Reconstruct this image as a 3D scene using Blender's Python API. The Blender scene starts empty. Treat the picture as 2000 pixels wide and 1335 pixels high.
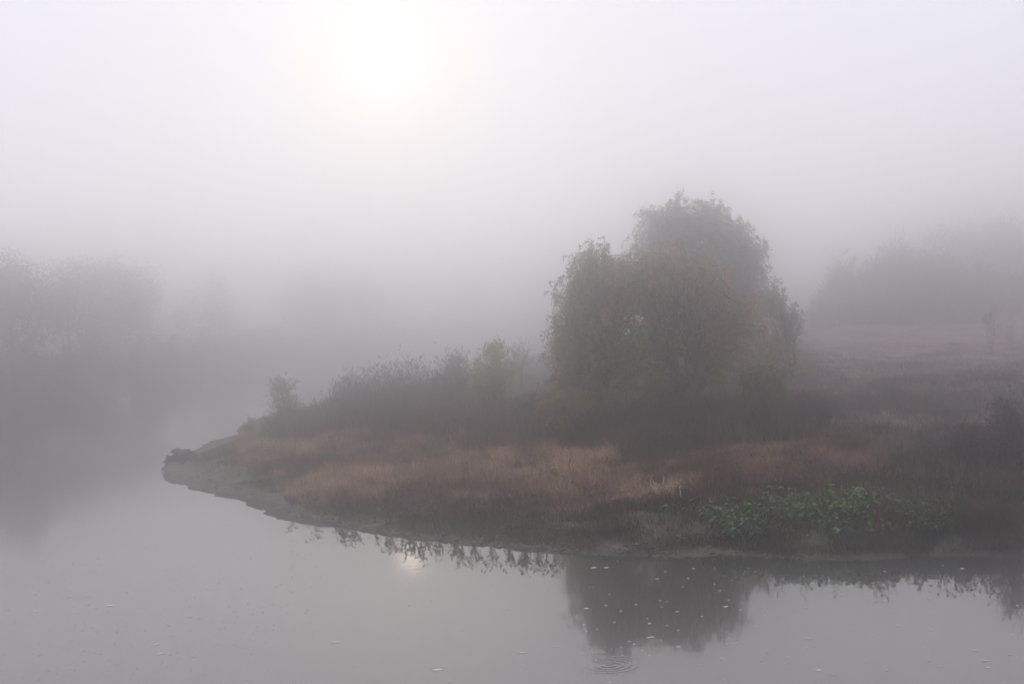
import bpy, math, random
import numpy as np

SEED = 11
rng = np.random.default_rng(SEED)
random.seed(SEED)
sc = bpy.context.scene
col = sc.collection
R = math.radians

# ------------------------------------------------------------------ camera
F_PX = 2778.0                     # 50 mm on 36 mm, in pixels of a 2000 px wide frame
CAM_H = 5.4
ROLL = R(3.15)
PITCH = math.atan(74.0 * math.cos(ROLL) / F_PX)
_F = np.array([0.0, math.cos(PITCH), -math.sin(PITCH)])
_R0 = np.array([1.0, 0.0, 0.0])
_U0 = np.array([0.0, math.sin(PITCH), math.cos(PITCH)])
_RT = math.cos(ROLL) * _R0 - math.sin(ROLL) * _U0
_UP = math.sin(ROLL) * _R0 + math.cos(ROLL) * _U0
cam_d = bpy.data.cameras.new("camera")
cam = bpy.data.objects.new("camera", cam_d)
col.objects.link(cam)
cam_d.sensor_width = 36.0
cam_d.lens = 50.0
cam_d.clip_start = 0.1
cam_d.clip_end = 3000.0
from mathutils import Matrix, Vector
cam.matrix_world = Matrix((
    (_RT[0], _UP[0], -_F[0], 0.0),
    (_RT[1], _UP[1], -_F[1], 0.0),
    (_RT[2], _UP[2], -_F[2], CAM_H),
    (0, 0, 0, 1)))
sc.camera = cam
CAM = np.array([0.0, 0.0, CAM_H])

def ray(px, py):
    return _F + _RT * ((px - 1000.0) / F_PX) + _UP * ((667.5 - py) / F_PX)

def at(px, py, D):
    """world point on the sight line of a photo pixel at forward distance D metres"""
    r = ray(px, py)
    return CAM + r * (D / r[1])

def on_z(px, py, z=0.0):
    r = ray(px, py)
    return CAM + r * ((z - CAM_H) / r[2])

# ------------------------------------------------------------------ sky, sun, exposure
_s = ray(748, 120)
_s = _s / np.linalg.norm(_s)
SUN_EL = math.asin(_s[2])
SUN_AZ = math.atan2(_s[0], _s[1])          # from +Y towards +X
w = bpy.data.worlds.new("World")
sc.world = w
w.use_nodes = True
nt = w.node_tree
nt.nodes.clear()
N = nt.nodes.new
L = nt.links.new
out = N("ShaderNodeOutputWorld")
bg = N("ShaderNodeBackground")
bg.inputs["Strength"].default_value = 0.1
sky = N("ShaderNodeTexSky")
sky.sky_type = 'NISHITA'
sky.sun_disc = False
sky.sun_elevation = SUN_EL
sky.sun_rotation = SUN_AZ
sky.altitude = 0
sky.air_density = 1.0
sky.dust_density = 0.5
sky.ozone_density = 1.0
geo = N("ShaderNodeTexCoord")
dot = N("ShaderNodeVectorMath"); dot.operation = 'DOT_PRODUCT'
nrm = N("ShaderNodeVectorMath"); nrm.operation = 'NORMALIZE'
L(geo.outputs["Generated"], nrm.inputs[0])
L(nrm.outputs[0], dot.inputs[0])
dot.inputs[1].default_value = tuple(_s)
one = N("ShaderNodeMath"); one.operation = 'SUBTRACT'; one.inputs[0].default_value = 1.0
L(dot.outputs["Value"], one.inputs[1])
FOG_SKY = (15.0, 14.85, 16.9)             # the bright veil of fog overhead
def lobe(deg, colr, prev):
    """aureole of the sun seen through the upper fog"""
    k = 1.0 / R(deg) ** 2
    m = N("ShaderNodeMath"); m.operation = 'MULTIPLY'; m.inputs[1].default_value = -k
    L(one.outputs[0], m.inputs[0])
    e = N("ShaderNodeMath"); e.operation = 'EXPONENT'
    L(m.outputs[0], e.inputs[0])
    s = N("ShaderNodeVectorMath"); s.operation = 'SCALE'
    s.inputs[0].default_value = colr
    L(e.outputs[0], s.inputs["Scale"])
    a = N("ShaderNodeVectorMath"); a.operation = 'ADD'
    L(s.outputs[0], a.inputs[0])
    L(prev, a.inputs[1])
    return a.outputs[0]
hsv = N("ShaderNodeHueSaturation"); hsv.inputs["Saturation"].default_value = 0.3
L(sky.outputs[0], hsv.inputs["Color"])
sks = N("ShaderNodeVectorMath"); sks.operation = 'SCALE'; sks.inputs["Scale"].default_value = 0.06
L(hsv.outputs[0], sks.inputs[0])
add = N("ShaderNodeVectorMath"); add.operation = 'ADD'
# overcast: the veil is brighter overhead than near the horizon
sep = N("ShaderNodeSeparateXYZ"); L(nrm.outputs[0], sep.inputs[0])
up = N("ShaderNodeMath"); up.operation = 'MULTIPLY_ADD'; up.use_clamp = False
mxz = N("ShaderNodeMath"); mxz.operation = 'MAXIMUM'; mxz.inputs[1].default_value = 0.0
L(sep.outputs["Z"], mxz.inputs[0]); L(mxz.outputs[0], up.inputs[0])
up.inputs[1].default_value = 1.3; up.inputs[2].default_value = 0.78
veil = N("ShaderNodeVectorMath"); veil.operation = 'SCALE'; veil.inputs[0].default_value = FOG_SKY
L(up.outputs[0], veil.inputs["Scale"]); L(veil.outputs[0], add.inputs[1])
L(sks.outputs[0], add.inputs[0])
v = lobe(0.36, (170.0, 148.0, 108.0), add.outputs[0])
v = lobe(1.4, (4.0, 3.2, 1.6), v)
v = lobe(5.0, (3.9, 2.9, 0.5), v)
L(v, bg.inputs["Color"])
L(bg.outputs[0], out.inputs["Surface"])

sun_d = bpy.data.lights.new("sun", 'SUN')
sun_d.energy = 0.5
sun_d.angle = R(60)
sun_d.color = (1.0, 0.93, 0.82)
sun = bpy.data.objects.new("sun", sun_d)
col.objects.link(sun)
sun.rotation_euler = Vector(tuple(-_s)).to_track_quat('-Z', 'Y').to_euler()

sc.view_settings.view_transform = 'Standard'
sc.view_settings.look = 'None'
sc.view_settings.gamma = 1.0
sc.view_settings.exposure = -1.12
sc.view_settings.use_curve_mapping = False

sc.render.engine = 'CYCLES'
cy = sc.cycles
cy.use_denoising = True
try:
    cy.denoiser = 'OPENIMAGEDENOISE'
    cy.denoising_input_passes = 'RGB_ALBEDO_NORMAL'
except Exception:
    pass
cy.use_adaptive_sampling = False
cy.max_bounces = 18
cy.diffuse_bounces = 2
cy.glossy_bounces = 3
cy.transmission_bounces = 2
cy.volume_bounces = 16
cy.transparent_max_bounces = 4
cy.caustics_reflective = False
cy.caustics_refractive = False
HAZE_DENSITY = 0.0178

# ------------------------------------------------------------------ small tools
def link(o, parent=None):
    col.objects.link(o)
    if parent is not None:
        o.parent = parent
    return o

def tag(o, label=None, cat=None, group=None, kind=None):
    if label: o["label"] = label
    if cat: o["category"] = cat
    if group: o["group"] = group
    if kind: o["kind"] = kind
    return o

def empty(name, loc, label=None, cat=None, group=None):
    e = bpy.data.objects.new(name, None)
    e.empty_display_size = 0.2
    e.location = tuple(float(c) for c in loc)
    link(e)
    return tag(e, label, cat, group)

def np_mesh(name, V, faces, mat, colors=None, smooth=False):
    """faces: list of integer arrays, each (n, k)"""
    me = bpy.data.meshes.new(name)
    V = np.asarray(V, dtype=np.float32)
    me.vertices.add(len(V))
    me.vertices.foreach_set("co", V.ravel())
    loops = np.concatenate([np.asarray(f, dtype=np.int32).ravel() for f in faces if len(f)])
    tot = np.concatenate([np.full(len(f), f.shape[1], dtype=np.int32) for f in faces if len(f)])
    start = np.concatenate([[0], np.cumsum(tot)[:-1]]).astype(np.int32)
    me.loops.add(len(loops))
    me.loops.foreach_set("vertex_index", loops)
    me.polygons.add(len(tot))
    me.polygons.foreach_set("loop_start", start)
    me.polygons.foreach_set("loop_total", tot)
    if smooth:
        me.polygons.foreach_set("use_smooth", np.ones(len(tot), dtype=bool))
    if colors is not None:
        a = me.attributes.new("tint", 'FLOAT_COLOR', 'POINT')
        c = np.ones((len(V), 4), dtype=np.float32)
        c[:, :3] = colors
        a.data.foreach_set("color", c.ravel())
    me.update(calc_edges=True)
    me.materials.append(mat)
    return me

def mesh_obj(name, V, faces, mat, parent=None, colors=None, smooth=False):
    o = bpy.data.objects.new(name, np_mesh(name, V, faces, mat, colors, smooth))
    return link(o, parent)

class MB:
    """collects tubes into one mesh"""
    def __init__(self):
        self.v = []; self.q = []; self.n = 0
    def tube(self, pts, radii, sides=5, knobbly=0.0):
        pts = np.asarray(pts, float)
        k = len(pts)
        tang = np.gradient(pts, axis=0)
        tang /= (np.linalg.norm(tang, axis=1, keepdims=True) + 1e-9)
        ref = np.array([0.31, 0.93, 0.17])
        a = np.cross(tang, ref); a /= (np.linalg.norm(a, axis=1, keepdims=True) + 1e-9)
        b = np.cross(tang, a)
        ang = np.arange(sides) * 2 * math.pi / sides
        rr = np.asarray(radii, float)[:, None] * np.ones((k, sides))
        if knobbly:
            rr = rr * (1 + knobbly * rng.standard_normal((k, sides)))
        V = pts[:, None, :] + rr[..., None] * (np.cos(ang)[None, :, None] * a[:, None, :] + np.sin(ang)[None, :, None] * b[:, None, :])
        i = self.n
        idx = i + np.arange(k * sides).reshape(k, sides)
        q = np.stack([idx[:-1], np.roll(idx[:-1], -1, 1), np.roll(idx[1:], -1, 1), idx[1:]], -1).reshape(-1, 4)
        self.v.append(V.reshape(-1, 3)); self.q.append(q); self.n += k * sides
        # closed tip
        tip = self.n
        self.v.append((pts[-1] + tang[-1] * radii[-1])[None]); self.n += 1
        last = idx[-1]
        self.q.append(np.stack([last, np.roll(last, -1), np.full(sides, tip), np.full(sides, tip)], -1))
    def build(self, name, mat, parent=None, origin=(0, 0, 0), smooth=True):
        V = np.concatenate(self.v) - np.asarray(origin)
        Q = np.concatenate(self.q)
        t = Q[:, 2] == Q[:, 3]
        return mesh_obj(name, V, [Q[~t], Q[t][:, :3]], mat, parent, smooth=smooth)

def lattice(seed, n=97):
    return np.random.default_rng(seed).random((n, n))
_lat = {}
def vnoise(x, y, scale, seed=0):
    """smooth value noise in 0..1"""
    if seed not in _lat: _lat[seed] = lattice(seed)
    g = _lat[seed]; n = g.shape[0]
    u = np.asarray(x, float) / scale + 1000.3; v_ = np.asarray(y, float) / scale + 1000.7
    i = np.floor(u).astype(int); j = np.floor(v_).astype(int)
    fu = u - i; fv = v_ - j
    fu = fu * fu * (3 - 2 * fu); fv = fv * fv * (3 - 2 * fv)
    i0 = i % n; i1 = (i + 1) % n; j0 = j % n; j1 = (j + 1) % n
    return (g[i0, j0] * (1 - fu) + g[i1, j0] * fu) * (1 - fv) + (g[i0, j1] * (1 - fu) + g[i1, j1] * fu) * fv
def fbm(x, y, scale, seed=0, octaves=3):
    s = 0.0; a = 1.0; t = 0.0
    for o in range(octaves):
        s = s + a * vnoise(x, y, scale / 2 ** o, seed + o); t += a; a *= 0.5
    return s / t
def smooth(x, a, b):
    t = np.clip((np.asarray(x, float) - a) / (b - a), 0, 1)
    return t * t * (3 - 2 * t)

# ------------------------------------------------------------------ materials
def new_mat(name):
    m = bpy.data.materials.new(name)
    m.use_nodes = True
    t = m.node_tree
    p = t.nodes["Principled BSDF"]
    return m, t, p

def foliage_mat(name, trans=0.3, rough=0.6, noise=6.0):
    m, t, p = new_mat(name)
    at_ = t.nodes.new("ShaderNodeAttribute"); at_.attribute_name = "tint"
    nz = t.nodes.new("ShaderNodeTexNoise"); nz.inputs["Scale"].default_value = noise
    mr = t.nodes.new("ShaderNodeMapRange")
    mr.inputs["To Min"].default_value = 0.7; mr.inputs["To Max"].default_value = 1.3
    t.links.new(nz.outputs["Fac"], mr.inputs["Value"])
    geo_ = t.nodes.new("ShaderNodeNewGeometry")
    t.links.new(geo_.outputs["Position"], nz.inputs["Vector"])
    sc_ = t.nodes.new("ShaderNodeVectorMath"); sc_.operation = 'SCALE'
    t.links.new(at_.outputs["Color"], sc_.inputs[0]); t.links.new(mr.outputs[0], sc_.inputs["Scale"])
    t.links.new(sc_.outputs[0], p.inputs["Base Color"])
    p.inputs["Roughness"].default_value = rough
    p.inputs["Specular IOR Level"].default_value = 0.25
    if trans > 0:
        tr = t.nodes.new("ShaderNodeBsdfTranslucent")
        t.links.new(sc_.outputs[0], tr.inputs["Color"])
        mx = t.nodes.new("ShaderNodeMixShader"); mx.inputs[0].default_value = trans
        t.links.new(p.outputs[0], mx.inputs[1]); t.links.new(tr.outputs[0], mx.inputs[2])
        t.links.new(mx.outputs[0], t.nodes["Material Output"].inputs["Surface"])
    return m

def bark_mat(name, c0, c1, scale=14.0):
    m, t, p = new_mat(name)
    g = t.nodes.new("ShaderNodeNewGeometry")
    nz = t.nodes.new("ShaderNodeTexNoise"); nz.inputs["Scale"].default_value = scale; nz.inputs["Detail"].default_value = 5
    t.links.new(g.outputs["Position"], nz.inputs["Vector"])
    rp = t.nodes.new("ShaderNodeValToRGB")
    rp.color_ramp.elements[0].color = (*c0, 1); rp.color_ramp.elements[1].color = (*c1, 1)
    rp.color_ramp.elements[0].position = 0.35; rp.color_ramp.elements[1].position = 0.65
    t.links.new(nz.outputs["Fac"], rp.inputs[0]); t.links.new(rp.outputs[0], p.inputs["Base Color"])
    bp = t.nodes.new("ShaderNodeBump"); bp.inputs["Strength"].default_value = 0.6; bp.inputs["Distance"].default_value = 0.02
    t.links.new(nz.outputs["Fac"], bp.inputs["Height"]); t.links.new(bp.outputs[0], p.inputs["Normal"])
    p.inputs["Roughness"].default_value = 0.85
    return m

M_LEAF = foliage_mat("leaf", 0.5)
M_GRASS = foliage_mat("dry_grass", 0.3, 0.7, 1.2)
M_BROAD = foliage_mat("broad_leaf", 0.25, 0.35, 9.0)
M_BARK = bark_mat("bark", (0.035, 0.028, 0.024), (0.09, 0.075, 0.062))
M_DRIFT = bark_mat("driftwood", (0.03, 0.025, 0.022), (0.075, 0.06, 0.05), 9.0)

# water ------------------------------------------------
RING_C = on_z(1190, 1299)
def water_mat():
    m, t, p = new_mat("river_water")
    p.inputs["Base Color"].default_value = (0.030, 0.029, 0.024, 1)
    p.inputs["Roughness"].default_value = 0.035
    p.inputs["IOR"].default_value = 1.68
    g = t.nodes.new("ShaderNodeNewGeometry")
    mp = t.nodes.new("ShaderNodeMapping"); mp.inputs["Scale"].default_value = (0.55, 1.9, 1.0)
    t.links.new(g.outputs["Position"], mp.inputs["Vector"])
    n1 = t.nodes.new("ShaderNodeTexNoise"); n1.inputs["Scale"].default_value = 2.2; n1.inputs["Detail"].default_value = 3
    t.links.new(mp.outputs[0], n1.inputs["Vector"])
    n2 = t.nodes.new("ShaderNodeTexNoise"); n2.inputs["Scale"].default_value = 0.09; n2.inputs["Detail"].default_value = 2
    t.links.new(g.outputs["Position"], n2.inputs["Vector"])
    pat = t.nodes.new("ShaderNodeMapRange")
    pat.inputs["From Min"].default_value = 0.45; pat.inputs["From Max"].default_value = 0.7
    pat.inputs["To Min"].default_value = 0.25; pat.inputs["To Max"].default_value = 1.0
    t.links.new(n2.outputs["Fac"], pat.inputs["Value"])
    mu = t.nodes.new("ShaderNodeMath"); mu.operation = 'MULTIPLY'
    t.links.new(n1.outputs["Fac"], mu.inputs[0]); t.links.new(pat.outputs[0], mu.inputs[1])
    # ring ripples where something touched the surface
    def rings(c, wl, rad, amp):
        sb = t.nodes.new("ShaderNodeVectorMath"); sb.operation = 'SUBTRACT'
        sb.inputs[1].default_value = (c[0], c[1], 0)
        t.links.new(g.outputs["Position"], sb.inputs[0])
        ln = t.nodes.new("ShaderNodeVectorMath"); ln.operation = 'LENGTH'
        t.links.new(sb.outputs[0], ln.inputs[0])
        f = t.nodes.new("ShaderNodeMath"); f.operation = 'MULTIPLY'; f.inputs[1].default_value = 2 * math.pi / wl
        t.links.new(ln.outputs["Value"], f.inputs[0])
        s_ = t.nodes.new("ShaderNodeMath"); s_.operation = 'SINE'; t.links.new(f.outputs[0], s_.inputs[0])
        fo = t.nodes.new("ShaderNodeMapRange"); fo.interpolation_type = 'SMOOTHSTEP'
        fo.inputs["From Min"].default_value = 0.0; fo.inputs["From Max"].default_value = rad
        fo.inputs["To Min"].default_value = amp; fo.inputs["To Max"].default_value = 0.0
        t.links.new(ln.outputs["Value"], fo.inputs["Value"])
        o_ = t.nodes.new("ShaderNodeMath"); o_.operation = 'MULTIPLY'
        t.links.new(s_.outputs[0], o_.inputs[0]); t.links.new(fo.outputs[0], o_.inputs[1])
        return o_.outputs[0]
    h = mu.outputs[0]
    for c, wl, rad, amp in ((RING_C, 0.11, 0.85, 0.4), (on_z(20, 1135), 0.16, 1.6, 0.35)):
        ad = t.nodes.new("ShaderNodeMath"); ad.operation = 'ADD'
        t.links.new(h, ad.inputs[0]); t.links.new(rings(c, wl, rad, amp), ad.inputs[1])
        h = ad.outputs[0]
    bp = t.nodes.new("ShaderNodeBump"); bp.inputs["Strength"].default_value = 1.0; bp.inputs["Distance"].default_value = 0.0018
    t.links.new(h, bp.inputs["Height"]); t.links.new(bp.outputs[0], p.inputs["Normal"])
    p2 = t.nodes.new("ShaderNodeBsdfPrincipled")
    p2.inputs["Base Color"].default_value = (0.030, 0.029, 0.024, 1)
    p2.inputs["Roughness"].default_value = 0.27
    p2.inputs["IOR"].default_value = 1.68
    t.links.new(bp.outputs[0], p2.inputs["Normal"])
    mx = t.nodes.new("ShaderNodeMixShader"); mx.inputs[0].default_value = 0.12
    t.links.new(p.outputs[0], mx.inputs[1]); t.links.new(p2.outputs[0], mx.inputs[2])
    t.links.new(mx.outputs[0], t.nodes["Material Output"].inputs["Surface"])
    return m

# ground ------------------------------------------------
def ground_mat(name):
    m, t, p = new_mat(name)
    a = t.nodes.new("ShaderNodeAttribute"); a.attribute_name = "tint"
    g = t.nodes.new("ShaderNodeNewGeometry")
    n1 = t.nodes.new("ShaderNodeTexNoise"); n1.inputs["Scale"].default_value = 2.5; n1.inputs["Detail"].default_value = 8; n1.inputs["Roughness"].default_value = 0.65
    t.links.new(g.outputs["Position"], n1.inputs["Vector"])
    mr = t.nodes.new("ShaderNodeMapRange"); mr.inputs["From Min"].default_value = 0.3; mr.inputs["From Max"].default_value = 0.7
    mr.inputs["To Min"].default_value = 0.4; mr.inputs["To Max"].default_value = 1.6
    t.links.new(n1.outputs["Fac"], mr.inputs["Value"])
    s_ = t.nodes.new("ShaderNodeVectorMath"); s_.operation = 'SCALE'
    t.links.new(a.outputs["Color"], s_.inputs[0]); t.links.new(mr.outputs[0], s_.inputs["Scale"])
    t.links.new(s_.outputs[0], p.inputs["Base Color"])
    bp = t.nodes.new("ShaderNodeBump"); bp.inputs["Strength"].default_value = 0.9; bp.inputs["Distance"].default_value = 0.06
    t.links.new(n1.outputs["Fac"], bp.inputs["Height"]); t.links.new(bp.outputs[0], p.inputs["Normal"])
    p.inputs["Roughness"].default_value = 0.9
    p.inputs["Specular IOR Level"].default_value = 0.12
    return m
M_GROUND = ground_mat("earth")

# ------------------------------------------------------------------ the setting
wm = water_mat()
river = mesh_obj("river", [(-290, -50, 0), (290, -50, 0), (290, 480, 0), (-290, 480, 0)], [np.array([[0, 1, 2, 3]])], wm)
tag(river, kind="structure")

# shoreline of the spit, traced on the water plane and turned into metres
_shore_px = [(505, 815), (452, 852), (400, 868), (338, 897), (318, 925), (316, 938), (372, 953), (440, 968), (488, 974), (520, 992), (570, 1011),
             (640, 1023), (750, 1041), (870, 1056), (1000, 1071), (1100, 1081), (1300, 1088), (1450, 1091), (1600, 1094), (1760, 1090), (2000, 1086), (2250, 1080)]
SH = [on_z(*p)[:2] for p in _shore_px]
SH = [np.array([60.0, 330.0]), np.array([26.0, 210.0]), np.array([0.0, 140.0]), np.array([-9.0, 100.0])] + SH + \
     [np.array([22.0, 27.0]), np.array([40.0, 24.0]), np.array([110.0, 20.0]), np.array([200.0, 22.0]), np.array([240.0, 330.0])]
SH = np.array(SH)
def sdist(x, y, P=SH):
    """signed distance to the shoreline, positive on land"""
    x = np.asarray(x, float); y = np.asarray(y, float)
    shp = x.shape; x = x.ravel(); y = y.ravel()
    best = np.full(len(x), 1e9); ins = np.zeros(len(x), bool)
    A = P; B = np.roll(P, -1, 0)
    for a, b in zip(A, B):
        e = b - a
        t = np.clip(((x - a[0]) * e[0] + (y - a[1]) * e[1]) / (e @ e), 0, 1)
        best = np.minimum(best, (x - a[0] - t * e[0]) ** 2 + (y - a[1] - t * e[1]) ** 2)
        c = (a[1] > y) != (b[1] > y)
        if a[1] != b[1]:
            ins ^= c & (x < (b[0] - a[0]) * (y - a[1]) / (b[1] - a[1]) + a[0])
    d = np.sqrt(best)
    return np.where(ins, d, -d).reshape(shp)

def ground_z(x, y, d=None):
    x = np.asarray(x, float); y = np.asarray(y, float)
    if d is None:
        d = sdist(x, y)
    edge = (fbm(x, y, 2.2, 21) - 0.5) * 1.1 + (fbm(x, y, 0.5, 31, 3) - 0.5) * 0.5
    dd = d + edge * smooth(np.abs(d), 4.0, 0.0)
    t = smooth(x, -1.0, 6.5)
    dp = np.maximum(dd, 0)
    zl = 0.055 * np.minimum(dp, 3.0) + 0.85 * (1 - np.exp(-np.maximum(dp - 1.5, 0) / 8.0))
    zr = 0.05 * np.minimum(dp, 1.0) + 0.55 * smooth(dp, 0.35, 2.7) + 0.6 * smooth(dp, 3, 13) + 0.35 * smooth(dp, 11, 24)
    z = zl * (1 - t) + zr * t
    z = z + (fbm(x, y, 5.5, 41, 3) - 0.5) * 0.8 * smooth(dp, 3, 16) * (0.5 + 1.1 * t)
    z = z + (fbm(x, y, 0.7, 51, 3) - 0.5) * 0.16 * smooth(dp, 0.0, 1.5)
    # little mud ledges at the water's edge
    z = z + 0.035 * smooth(dp, 0.02, 0.10) + (fbm(x, y, 0.5, 61, 2) - 0.5) * 0.03 * smooth(dp, 0, .3)
    return np.where(dd > 0, z, np.maximum(dd * 0.2, -0.6))

def hit(px, py):
    """first point of the ground on the sight line of a photo pixel"""
    r = ray(px, py)
    s = np.concatenate([np.arange(24, 90, 0.1), np.arange(90, 300, 0.5)])
    P = CAM + r * (s / r[1])[:, None]
    g = ground_z(P[:, 0], P[:, 1])
    k = np.argmax(P[:, 2] < np.maximum(g, 0))
    return P[k]

def on_ground(px, D):
    """ground point in the vertical plane of a pixel column at distance D"""
    p = at(px, 640, D)
    for _ in range(4):                   # follow the tilted column downward
        z = float(ground_z(p[0], p[1]))
        r0 = ray(px, 640)
        lo, hi = 300, 1300
        for _k in range(40):
            m_ = (lo + hi) / 2
            if at(px, m_, D)[2] > z: lo = m_
            else: hi = m_
        p = at(px, lo, D)
    return np.array([p[0], p[1], float(ground_z(p[0], p[1]))])

def inpoly(x, y, P):
    ins = np.zeros(x.shape, bool)
    for a, b in zip(P, np.roll(P, -1, 0)):
        c = (a[1] > y) != (b[1] > y)
        if a[1] != b[1]:
            ins ^= c & (x < (b[0] - a[0]) * (y - a[1]) / (b[1] - a[1]) + a[0])
    return ins

# terrain sheet of the near bank
def build_bank():
    ys = [24.0]
    while ys[-1] < 320:
        ys.append(ys[-1] + 0.16 * (ys[-1] / 30.0) ** 1.9)
    ys = np.array(ys)
    nx = 520
    u = np.linspace(-1, 1, nx)
    X = np.empty((len(ys), nx)); Y = np.empty_like(X)
    for i, yy in enumerate(ys):
        X[i] = yy * (0.12 + 0.42 * u) + (0 if yy > 45 else 0)
        Y[i] = yy
    d = sdist(X, Y)
    Z = ground_z(X, Y, d)
    keep = d > -2.5
    idx = np.arange(X.size).reshape(X.shape)
    q = np.stack([idx[:-1, :-1], idx[:-1, 1:], idx[1:, 1:], idx[1:, :-1]], -1).reshape(-1, 4)
    k = keep.ravel()
    q = q[k[q].all(1)]
    mud = np.array([0.105, 0.090, 0.074]); wet = np.array([0.05, 0.043, 0.036])
    soil = np.array([0.034, 0.024, 0.018]); moss = np.array([0.075, 0.078, 0.042]); field = np.array([0.21, 0.15, 0.137])
    dr = d.ravel()[:, None]
    x = X.ravel(); y = Y.ravel()
    n = fbm(x, y, 3.0, 71)[:, None]; n2 = fbm(x, y, 1.3, 81)[:, None]
    C = mud + (wet - mud) * (1 - smooth(dr + (n2 - .5) * .6, 0.0, 0.3))
    C = C + (moss - C) * smooth(dr + (n2 - .5) * 3, 0.8, 2.0) * smooth(n, 0.4, 0.6)
    C = C + (soil - C) * smooth(dr + (n - .5) * 3.0, 2.2, 4.5)
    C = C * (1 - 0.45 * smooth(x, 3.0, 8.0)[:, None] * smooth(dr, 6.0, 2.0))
    fx = smooth(x / y, 0.17, 0.24)[:, None] * smooth(y, 52, 62)[:, None] * smooth(n, 0.25, 0.5)
    C = C + (field - C) * fx
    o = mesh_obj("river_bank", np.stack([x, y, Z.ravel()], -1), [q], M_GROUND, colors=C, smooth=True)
    # drop loose vertices
    import bmesh
    bm = bmesh.new(); bm.from_mesh(o.data)
    loose = [v_ for v_ in bm.verts if not v_.link_faces]
    bmesh.ops.delete(bm, geom=loose, context='VERTS')
    bm.to_mesh(o.data); bm.free()
    return tag(o, kind="structure")
build_bank()

# far bank of the river, left
FB = np.array([(-170, 34), (-66, 62), (-47, 86), (-39.5, 105), (-37, 126), (-29, 166), (-14, 220), (6, 275), (30, 340), (40, 470), (-280, 470), (-280, 40)], float)
def far_z(x, y):
    d = sdist(x, y, FB)
    dd = d + (fbm(x, y, 6.0, 91) - .5) * 4
    return np.where(dd > 0, 0.2 + 1.9 * smooth(dd, 0, 9), np.maximum(0.3 * dd, -0.6))
def build_far():
    xs = np.linspace(-180, 44, 120); ys = np.linspace(22, 460, 150)
    X, Y = np.meshgrid(xs, ys)
    Z = far_z(X, Y)
    d = sdist(X, Y, FB)
    idx = np.arange(X.size).reshape(X.shape)
    q = np.stack([idx[:-1, :-1], idx[:-1, 1:], idx[1:, 1:], idx[1:, :-1]], -1).reshape(-1, 4)
    q = q[(d.ravel() > -7)[q].all(1)]
    C = np.tile(np.array([0.07, 0.06, 0.045]), (X.size, 1))
    o = mesh_obj("far_bank", np.stack([X.ravel(), Y.ravel(), Z.ravel()], -1), [q], M_GROUND, colors=C, smooth=True)
    return tag(o, kind="structure")
build_far()

# ------------------------------------------------------------------ leaves and blades in bulk
def unit(v_):
    return v_ / (np.linalg.norm(v_, axis=-1, keepdims=True) + 1e-9)

def leaf_arrays(P, Dn, length, width, fold=0.25):
    """diamond leaves: P base, Dn direction"""
    n = len(P)
    Dn = unit(Dn)
    side = unit(np.cross(Dn, unit(rng.standard_normal((n, 3)))))
    nor = np.cross(Dn, side)
    length = np.broadcast_to(length, (n,))[:, None]; width = np.broadcast_to(width, (n,))[:, None]
    mid = P + Dn * length * 0.45 + nor * width * fold
    V = np.stack([P, mid + side * width * 0.5, P + Dn * length, mid - side * width * 0.5], 1).reshape(-1, 3)
    F_ = (np.arange(n) * 4)[:, None] + np.array([[0, 1, 2, 3]])
    tri = np.concatenate([F_[:, [0, 1, 2]], F_[:, [0, 2, 3]]])
    return V, tri

def blade_arrays(P, h, lean, az, width):
    """grass blades of two segments with a bent tip"""
    n = len(P)
    a = rng.random(n) * 2 * math.pi
    side = np.stack([np.cos(a), np.sin(a), np.zeros(n)], -1) * (width * 0.5)[:, None]
    dirn = np.stack([np.cos(az), np.sin(az), np.zeros(n)], -1)
    up = np.array([0, 0, 1.0])
    m_ = P + up * (h * 0.55)[:, None] + dirn * (lean * h * 0.3)[:, None]
    tip = P + up * (h * np.sqrt(np.maximum(1 - 0.45 * lean ** 2, 0.1)))[:, None] + dirn * (lean * h)[:, None]
    V = np.stack([P - side, P + side, m_ + side * .75, m_ - side * .75, tip], 1).reshape(-1, 3)
    b = (np.arange(n) * 5)[:, None]
    return V, [b + np.array([[0, 1, 2, 3]]), b + np.array([[3, 2, 4]])]

def tint(n, base, var=0.18, hue=0.06):
    c = np.asarray(base, float)[None, :] * (1 + var * rng.standard_normal((n, 1))) * (1 + hue * rng.standard_normal((n, 3)))
    return np.clip(c, 0.004, 0.9)

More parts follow.
